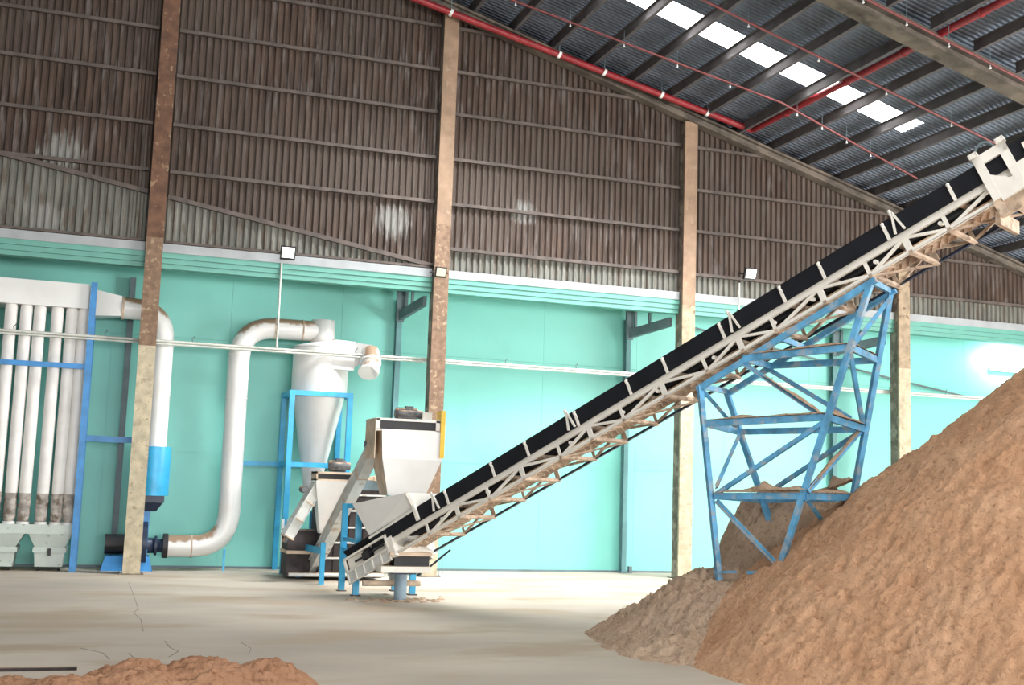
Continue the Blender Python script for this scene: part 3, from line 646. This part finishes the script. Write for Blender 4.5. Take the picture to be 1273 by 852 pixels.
# belt: troughed carrying strand, return strand, cleats
m = MB(); prof = [(-.03,.235),(.0,.20),(.18,.06),(WT/2,.03),(WT-.18,.06),(WT,.20),(WT+.03,.235)]
ss = [S0-.9+ (S1-S0+.9)*k/40 for k in range(41)]
vs = [CV(s,w,n) for s in ss for w, n in prof]; np_ = len(prof)
m.add(vs, [(i*np_+j,(i+1)*np_+j,(i+1)*np_+j+1,i*np_+j+1) for i in range(40) for j in range(np_-1)], False)
m.add([v - nv*.014 for v in vs], [(i*np_+j,i*np_+j+1,(i+1)*np_+j+1,(i+1)*np_+j) for i in range(40) for j in range(np_-1)], False)
m.build('carrying_belt', 'rubber', t)
cvbox(S0-.2,S1,-.03,-.012,-.005,.232).build('belt_skirt', 'rubber', t)
cvbox(S0-.2,S1,WT+.012,WT+.03,-.005,.232).build('belt_skirt', 'rubber', t)
cvbox(S0-.6,S1,.16,WT-.16,-.17,-.16).build('return_belt', 'dusty', t)
m = MB(); s = S0
while s < S1:
    m.hexa([CV(s,.2,-.19), CV(s+.02,.2,-.19), CV(s+.14,WT/2,-.19), CV(s+.12,WT/2,-.19), CV(s,.2,-.17), CV(s+.02,.2,-.17), CV(s+.14,WT/2,-.17), CV(s+.12,WT/2,-.17)])
    m.hexa([CV(s+.12,WT/2,-.19), CV(s+.14,WT/2,-.19), CV(s+.02,WT-.2,-.19), CV(s,WT-.2,-.19), CV(s+.12,WT/2,-.17), CV(s+.14,WT/2,-.17), CV(s+.02,WT-.2,-.17), CV(s,WT-.2,-.17)])
    s += .11
tag(m.build('belt_cleats', 'dusty', t), kind='stuff')
idl = [.38,1.45,2.2,3.24,4.26,4.93,5.93,6.92,7.53,8.47,9.37,10.4,11.4]
for s in idl:
    b = cvbox(s-.02,s+.02,-.05,-.032,-.02,.17).build('idler_bracket', 'cream', t)
    MB().tube([CV(s,-.045,.155), CV(s,-.06,.2), CV(s,-.02,.215)], .022, 8).build('idler_pin', 'cream', b)
    MB().tube([CV(s,.05,-.03), CV(s,WT-.05,-.03)], .045, 10).build('idler_roller', 'dusty', t)
    MB().tube([CV(s-.3,.03,-.14), CV(s-.3,.09,-.14)], .028, 10).build('return_roller_end', 'cream', t)
for s in (.1, 3.1, 6.12, 8.62):
    MB().bar(CV(s-.05,-.06,0), CV(s+.02,-.06,.27), .025,.03, up=wv).bar(CV(s+.08,-.06,0), CV(s+.02,-.06,.27), .025,.03, up=wv).build('guide_stand', 'cream', t)
    MB().tube([CV(s-.0,-.06,.24), CV(s-.0,-.06,.31)], .022, 8).build('guide_roller', 'cream', t)
# tail section
a, b, c, d_ = cvp(423,698,-.06), cvp(475,666,-.06), cvp(489,694,-.06), cvp(437,726,-.06)
s0 = (a[0]+d_[0])/2; s1 = (b[0]+c[0])/2; n1 = (a[1]+b[1])/2; n0 = (c[1]+d_[1])/2
nm = n0+(n1-n0)*.47
for w0 in (-.06, WT+.02):
    e = .04
    cvbox(s0,s1,w0,w0+e,n1-.035,n1).build('tail_frame', 'cream', t); cvbox(s0,s0+.03,w0,w0+e,n0,n1).build('tail_frame', 'cream', t); cvbox(s1-.04,s1,w0,w0+e,n0,n1).build('tail_frame', 'cream', t)
    cvbox(s0,s1,w0,w0+e,nm-.02,nm+.01).build('tail_rail', 'cream', t); cvbox(s0,s1,w0+.02,w0+e,n0,nm).build('tail_panel', 'conv_grey', t); cvbox(s0,s1,w0,w0+e,n0,n0+.02).build('tail_frame', 'cream', t)
    for k in range(1, 5):
        s = s0+(s1-s0)*k/5; cvbox(s-.015,s+.01,w0-.0,w0+.03,n0,nm).build('tail_rib', 'cream', t)
cvbox(s0+.05,s1-.05,0,.02,nm,n1-.03).build('tail_inner_plate', 'cream', t)
sm = s0+(s1-s0)*.52
cvbox(sm-.09,sm+.09,-.08,-.0,nm+.03,nm+.15).build('take_up_bearing', 'black', t); MB().tube([CV(sm-.3,-.05,nm+.09), CV(s1-.1,-.05,nm+.09)], .02, 8).build('take_up_screw', 'black', t)
MB().tube([CV(sm,-.02,nm+.09), CV(sm,WT,nm+.09)], .14, 18).build('tail_pulley', 'rubber', t)
cvbox(s1-.02,s1+.12,-.05,WT+.05,-HT-.02,.03).build('tail_plate', 'cream', t)
# chute over the tail
f = -.16; g = WT+.16
A0, A1 = cvp(438,627,f), cvp(505,613,f); B0, B1 = cvp(460,668,.0), cvp(516,632,.0)
q = [CV(A0[0],f,A0[1]), CV(A1[0],f,A1[1]), CV(A1[0],g,A1[1]), CV(A0[0],g,A0[1]), CV(B0[0],.0,B0[1]), CV(B1[0],.0,B1[1]), CV(B1[0],WT,B1[1]), CV(B0[0],WT,B0[1])]
tc = thing('receiving_chute', q[4], 'open white receiving chute sitting on the foot of the belt conveyor', 'chute')
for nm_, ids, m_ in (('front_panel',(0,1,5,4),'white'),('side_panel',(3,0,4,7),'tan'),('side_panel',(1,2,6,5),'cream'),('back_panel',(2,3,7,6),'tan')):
    v = [q[i] for i in ids]; nn = (v[1]-v[0]).cross(v[2]-v[0]).normalized(); MB().prism(v, nn*.012).build(nm_, m_, tc)
MB().bar(q[1], q[5]+wv*-.02, .05, .06).build('corner_leg', 'cream', tc); 
MB().bar(cpt(514,628,-.05), cpt(520,647,-.05), .05, .06).build('corner_leg', 'cream', tc)
MB().bar(q[4]-wv*.02+nv*-.02, q[5]-wv*.02+nv*-.02, .03, .04).build('bottom_rail', 'cream', tc)
m = MB()
for k in range(14):
    c = CV(A1[0]-.35+random.uniform(-.15,.2), WT*.5+random.uniform(-.3,.3), A1[1]-.1); m.tube([c-nv*.1, c, c+nv*.06], [.16,.12,.02], 8)
tag(m.build('sawdust_fill', 'saw2', tc), kind='stuff')
# supports at the tail
pb = atz(497,747,0)
m = MB()
for k in range(60):
    a_ = random.uniform(0,6.28); d2 = abs(random.gauss(0,.35)); c = V((pb.x+.1+d2*1.5*math.cos(a_), pb.y+.05+d2*math.sin(a_), 0)); q_ = random.uniform(.03,.09); m.tube([c, c+V((0,0,q_*.25)), c+V((0,0,q_*.4))], [q_,q_*.7,.005], 7)
tag(m.build('sawdust_spill', 'saw2'), 'thin scatter of sawdust crumbs on the floor round the conveyor pillar', 'sawdust', kind='stuff')
tp = thing('conveyor_pillar', pb, 'round grey steel pillar carrying the low end of the belt conveyor', 'pillar')
zt_ = aty(497,713,pb.y).z
MB().tube([pb, V((pb.x,pb.y,zt_))], .105, 24).build('shaft', 'pillar', tp); MB().box((pb.x-.18,pb.y-.18,0),(pb.x+.18,pb.y+.18,.02)).build('base_plate', 'dusty', tp)
MB().box((pb.x-.2,pb.y-.25,zt_),(pb.x+.2,pb.y+.25,zt_+.03)).build('cap_plate', 'navy', tp)
a = aty(470,721,pb.y-.1); b = aty(532,714,pb.y-.1)
MB().box((a.x,pb.y-.3,zt_+.03),(b.x,pb.y+.35,zt_+.13)).build('cradle_beam', 'cream', t)
MB().box((a.x+.25,pb.y-.15,zt_+.13),(b.x,pb.y+.2,zt_+.30)).build('cradle_block', 'black', t)
MB().box((a.x+.15,pb.y-.25,zt_+.30),(b.x+.02,pb.y+.3,zt_+.36)).build('spill_tray', 'tan', t)
MB().tube([(a.x-.15,pb.y+.4,zt_-.2),(b.x,pb.y+.4,zt_-.2)],.05,10).build('cradle_pipe', 'tan', t)
MB().bar(cpt(533,706,WT), cpt(560,684,WT), .02, .03).build('hanging_cable', 'navy', t)
for px in (541,546): p = aty(px,712,pb.y+.3); tag(MB().tube([atz(px+4,716,0)+V((0,0,0)), aty(px+4,668,atz(px+4,716,0).y)], .008, 6).build('rod', 'conduit_d'), ('left' if px == 541 else 'right')+' one of two thin grey rods standing on the floor beside the conveyor pillar', 'rod', 'thin rods beside the conveyor pillar')
# head section
hs0, hn1 = 9.74, .305
for w0, mc in ((-.07, 'cream'), (WT+.02, 'black')):  # far side black: the shade inside the head opening is painted on
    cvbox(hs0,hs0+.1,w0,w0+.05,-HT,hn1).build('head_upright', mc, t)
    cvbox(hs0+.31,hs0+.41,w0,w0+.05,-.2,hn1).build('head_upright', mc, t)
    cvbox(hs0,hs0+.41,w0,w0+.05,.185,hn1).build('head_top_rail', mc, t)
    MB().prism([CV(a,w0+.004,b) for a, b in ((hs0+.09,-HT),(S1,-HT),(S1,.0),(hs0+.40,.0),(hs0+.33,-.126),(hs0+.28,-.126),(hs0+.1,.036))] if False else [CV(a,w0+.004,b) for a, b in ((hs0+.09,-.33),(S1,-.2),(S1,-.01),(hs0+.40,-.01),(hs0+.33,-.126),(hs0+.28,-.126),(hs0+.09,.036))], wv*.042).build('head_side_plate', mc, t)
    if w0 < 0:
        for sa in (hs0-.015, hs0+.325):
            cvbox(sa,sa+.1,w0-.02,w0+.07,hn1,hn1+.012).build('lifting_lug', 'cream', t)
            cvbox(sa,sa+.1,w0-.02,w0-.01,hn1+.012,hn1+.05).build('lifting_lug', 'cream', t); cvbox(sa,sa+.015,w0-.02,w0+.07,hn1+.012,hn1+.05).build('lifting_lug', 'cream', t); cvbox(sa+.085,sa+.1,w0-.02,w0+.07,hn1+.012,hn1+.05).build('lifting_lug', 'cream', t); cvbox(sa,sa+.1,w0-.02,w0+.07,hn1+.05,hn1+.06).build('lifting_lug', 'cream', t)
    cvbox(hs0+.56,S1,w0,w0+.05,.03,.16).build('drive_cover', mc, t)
cvbox(hs0+.02,hs0+.4,WT-.03,WT-.02,-.1,.28).build('hood_dark_sheet', 'black', t)  # black sheet added to darken the opening, shade put into its colour
path = [CV(hs0+.16+.12*math.cos(math.pi*k/10),.0,hn1+.0+.14*math.sin(math.pi*k/10)) for k in range(11)]
MB().tube(path, .016, 8).build('hose_loop', 'studgrey', t)
cvbox(hs0-.02,hs0+.08,-.05,.02,-HT-.2,-HT+.02).build('head_gusset', 'dusty', t)
cvbox(hs0,S1,.0,.05,-HT-.2,-HT).build('lower_side_plate', 'dusty', t)
MB().bar(CV(hs0-.1,.2,-HT-.1), CV(hs0-.1,WT,-HT-.1), .06,.16).build('cross_plate', 'dusty', t)
# ================================================================ BLUE SUPPORT TOWER
Fp = lambda px, py: cpt(px, py, 0); Bp = lambda px, py: cpt(px, py, WT)
t = thing('support_tower', Fp(893,740), 'light blue lattice steel tower carrying the belt conveyor above the sawdust', 'tower')
def ext(p, q, z=0): k = (z-p.z)/(q.z-p.z); return p+(q-p)*k
def tb_(a, b, nm, w=.055, m='tower'): MB().angle(a, b, w, .012, up=nv).build(nm, m, t)
def tbs(a, b, nm, w=.055, h=None, m='tower'): MB().bar(a, b, w, h or w).build(nm, m, t)
FL = (Fp(870,480), ext(Fp(870,480), Fp(893,712))); FR = (Fp(1083,350), ext(Fp(1083,350), Fp(968,710)))
BL = (Bp(903,487), ext(Bp(903,487), Bp(949,624))); BR = (Bp(1107,362), ext(Bp(1107,362), Bp(1057,640)))
for a, b in (FL, FR, BL, BR): tbs(a, b, 'leg', .07)
low = -nv*.03
tbs(Fp(866,482)+low, Fp(1088,345)+low, 'top_rail', .06, .075); tbs(Bp(903,488)+low, Bp(1112,358)+low, 'top_rail', .06, .075)
tbs(FR[0], BR[0], 'top_cross', .05, .07); tbs(FL[0], BL[0], 'top_cross', .05, .07); tbs(Fp(971,419)+low, Bp(999,430)+low, 'top_cross', .05, .07)
L1 = (Fp(925,446), Fp(1057,432), Bp(1090,448), Bp(957,455)); L2 = (Fp(877,527), Fp(1028,519), Bp(1075,534), Bp(918,537)); L3 = (Fp(888,617), Fp(1001,617), Bp(1061,619), Bp(946,622))
for L in (L1, L2, L3):
    for i in range(4): MB().bar(L[i], L[(i+1)%4], .05, .085).build('platform_beam', 'tower', t)
dg = [(Fp(922,450),Fp(1024,519)),(Fp(1024,525),Fp(891,614)),(Fp(890,622),Fp(970,706)),(Bp(954,458),Bp(1057,520)),(Bp(1069,537),Bp(965,606)),
      (Fp(873,483),Bp(918,535)),(Bp(919,539),Fp(889,606)),(Fp(1057,438),Bp(1073,529)),(Bp(1105,372),Fp(1058,432)),(Bp(1071,535),Fp(1004,612)),(Fp(1003,620),Bp(1030,657))]
for a, b in dg: tb_(a, b, 'brace', .05)
tbs(Fp(930,712), Fp(975,712), 'foot_rail', .07, .04); tbs(Fp(890,712), Fp(914,711), 'foot_rail', .07, .03)
# sawdust lying on the tower
def ridge(a, b, h, w, n=40):
    m = MB(); vs = []; fs = []
    dd = (b-a).normalized(); sd = dd.cross(V((0,0,1))).normalized()
    for i in range(n+1):
        p = a.lerp(b, i/n)+V((0,0,.03)); k = h*(.5+.8*noise.noise(p*3+V((5,1,2))))*min(1, 6*i/n, 6*(n-i)/n)+.006
        for u, zz in ((-1,0),(-.5,.75),(0,1),(.5,.7),(1,0)): vs.append(p+sd*(u*w/2)+V((0,0,max(0,k)*zz+.006*noise.noise(p*30+V((u,0,0))))))
    for i in range(n):
        for j in range(4): fs.append((5*i+j,5*i+5+j,5*i+6+j,5*i+1+j))
    m.add(vs, fs, True); tag(m.build('sawdust_layer', 'saw2', t), kind='stuff')
for a, b, h, w in ((L1[0],L1[1],.05,.09),(L1[1],L1[2],.05,.09),(L2[0],L2[1],.05,.09),(L2[1],L2[2],.09,.12),(L2[0]+wv*.2,L2[1]+wv*.2,.05,.3),(L3[0],L3[1],.09,.1),(L3[1],L3[2],.07,.1),(L3[3],L3[2],.12,.12)): ridge(a+V((0,0,.02)), b+V((0,0,.02)), h, w)
for a, b, h, w in ((Fp(1004,612),Bp(1071,535),.09,.08),(Fp(950,470),Fp(1024,519),.05,.06),(Fp(940,612),Fp(1004,612),.16,.14),(Bp(1030,612),Bp(1060,600),.2,.2)): ridge(a, b, h, w)
# ================================================================ SAWDUST PILES
def fbm(x, y, s, o=4):
    v = 0; a = 1; tt = 0
    for k in range(o): v += a*noise.noise(V((x*s, y*s, 3.7*k))); tt += a; a *= .5; s *= 2.1
    return v/tt
def pile(x0, x1, y0, y1, st, hf, m, name, label, rough=.1):
    nx = int((x1-x0)/st); ny = int((y1-y0)/st); hs = {}; vs = []; idx = {}; fs = []
    for i in range(nx+1):
        for j in range(ny+1):
            x = x0+i*st; y = y0+j*st; wx = x+.22*noise.noise(V((x*.5,y*.5,1))); wy = y+.22*noise.noise(V((x*.5,y*.5,9)))
            h = hf(wx, wy) if rough > .09 else hf(x+.3*(wx-x), y+.3*(wy-y))
            if h > -.12:
                k = min(1, max(0, (h+.12)/.4)); r = fbm(x,y,1.1,2)*rough*1.1 + fbm(x,y,6,2)*rough*.45 + fbm(x,y,13,3)*rough*.85
                pit = noise.noise(V((x*7,y*7,0))); r -= max(0,pit-.2)*rough*2.0
                h2 = h + r*k
            else: h2 = -.15
            if h2 > -.1: idx[(i,j)] = len(vs); vs.append((x,y,h2))
    for i in range(nx):
        for j in range(ny):
            q = [(i,j),(i+1,j),(i+1,j+1),(i,j+1)]
            if all(c in idx for c in q): fs.append(tuple(idx[c] for c in q))
    o = MB().add(vs, fs, True).build(name, m); tag(o, label, 'pile'); return o
AX, AY, AR, AT = 11.6, -12.9, 5.75, .79
def big(x, y):
    r = math.hypot(x-AX, y-AY); a = math.atan2(y-AY, x-AX)
    R = AR*(1+.0*math.sin(3*a))
    h = (R-r)*AT
    return min(h, 4.2-.25*max(0,4.2-r*0)*0) if h > 0 else h*.6
pile(5.2, 17, -18.2, -6.9, .04, big, M['saw'], 'sawdust_pile', 'huge orange-brown sawdust pile filling the right foreground', .10)
def med(x, y):
    def cone(cx, cy, R, H, p=1.0): 
        r = math.hypot(x-cx, y-cy)/R; return H*(1-r**p)
    return max(cone(7.62,-10.4,2.12,1.0,1.15), cone(8.6,-9.95,1.15,1.97,5), cone(6.5,-11.3,1.3,.38,1.3))
pile(4.9, 10.2, -13.2, -7.6, .035, med, M['saw2'], 'sawdust_pile', 'lower greyish sawdust mound under the blue tower', .17)
c = atz(150,852,0)
def small(x, y):
    def b(px, py, R, H):
        p = atz(px, py, 0); r = math.hypot((x-p.x)/1.0, (y-p.y)/1.0)/R; return H*(1-r**1.5)
    return max(b(165,866,.72,.34), b(255,860,.78,.30), b(330,856,.54,.27), b(80,874,.62,.24), b(10,868,.6,.19), b(-70,868,.7,.2))
pile(-2.6, 2.2, -14.2, -11.6, .02, small, M['saw3'], 'sawdust_pile', 'small reddish sawdust heap at the bottom left on the floor', .085)
pl = atz(35,834,0); 
tag(MB().box((pl.x-.4,pl.y-.04,0),(pl.x+.45,pl.y+.03,.03)).build('floor_plank', 'darkmach'), 'dark flat strip lying behind the small sawdust heap', 'plank')
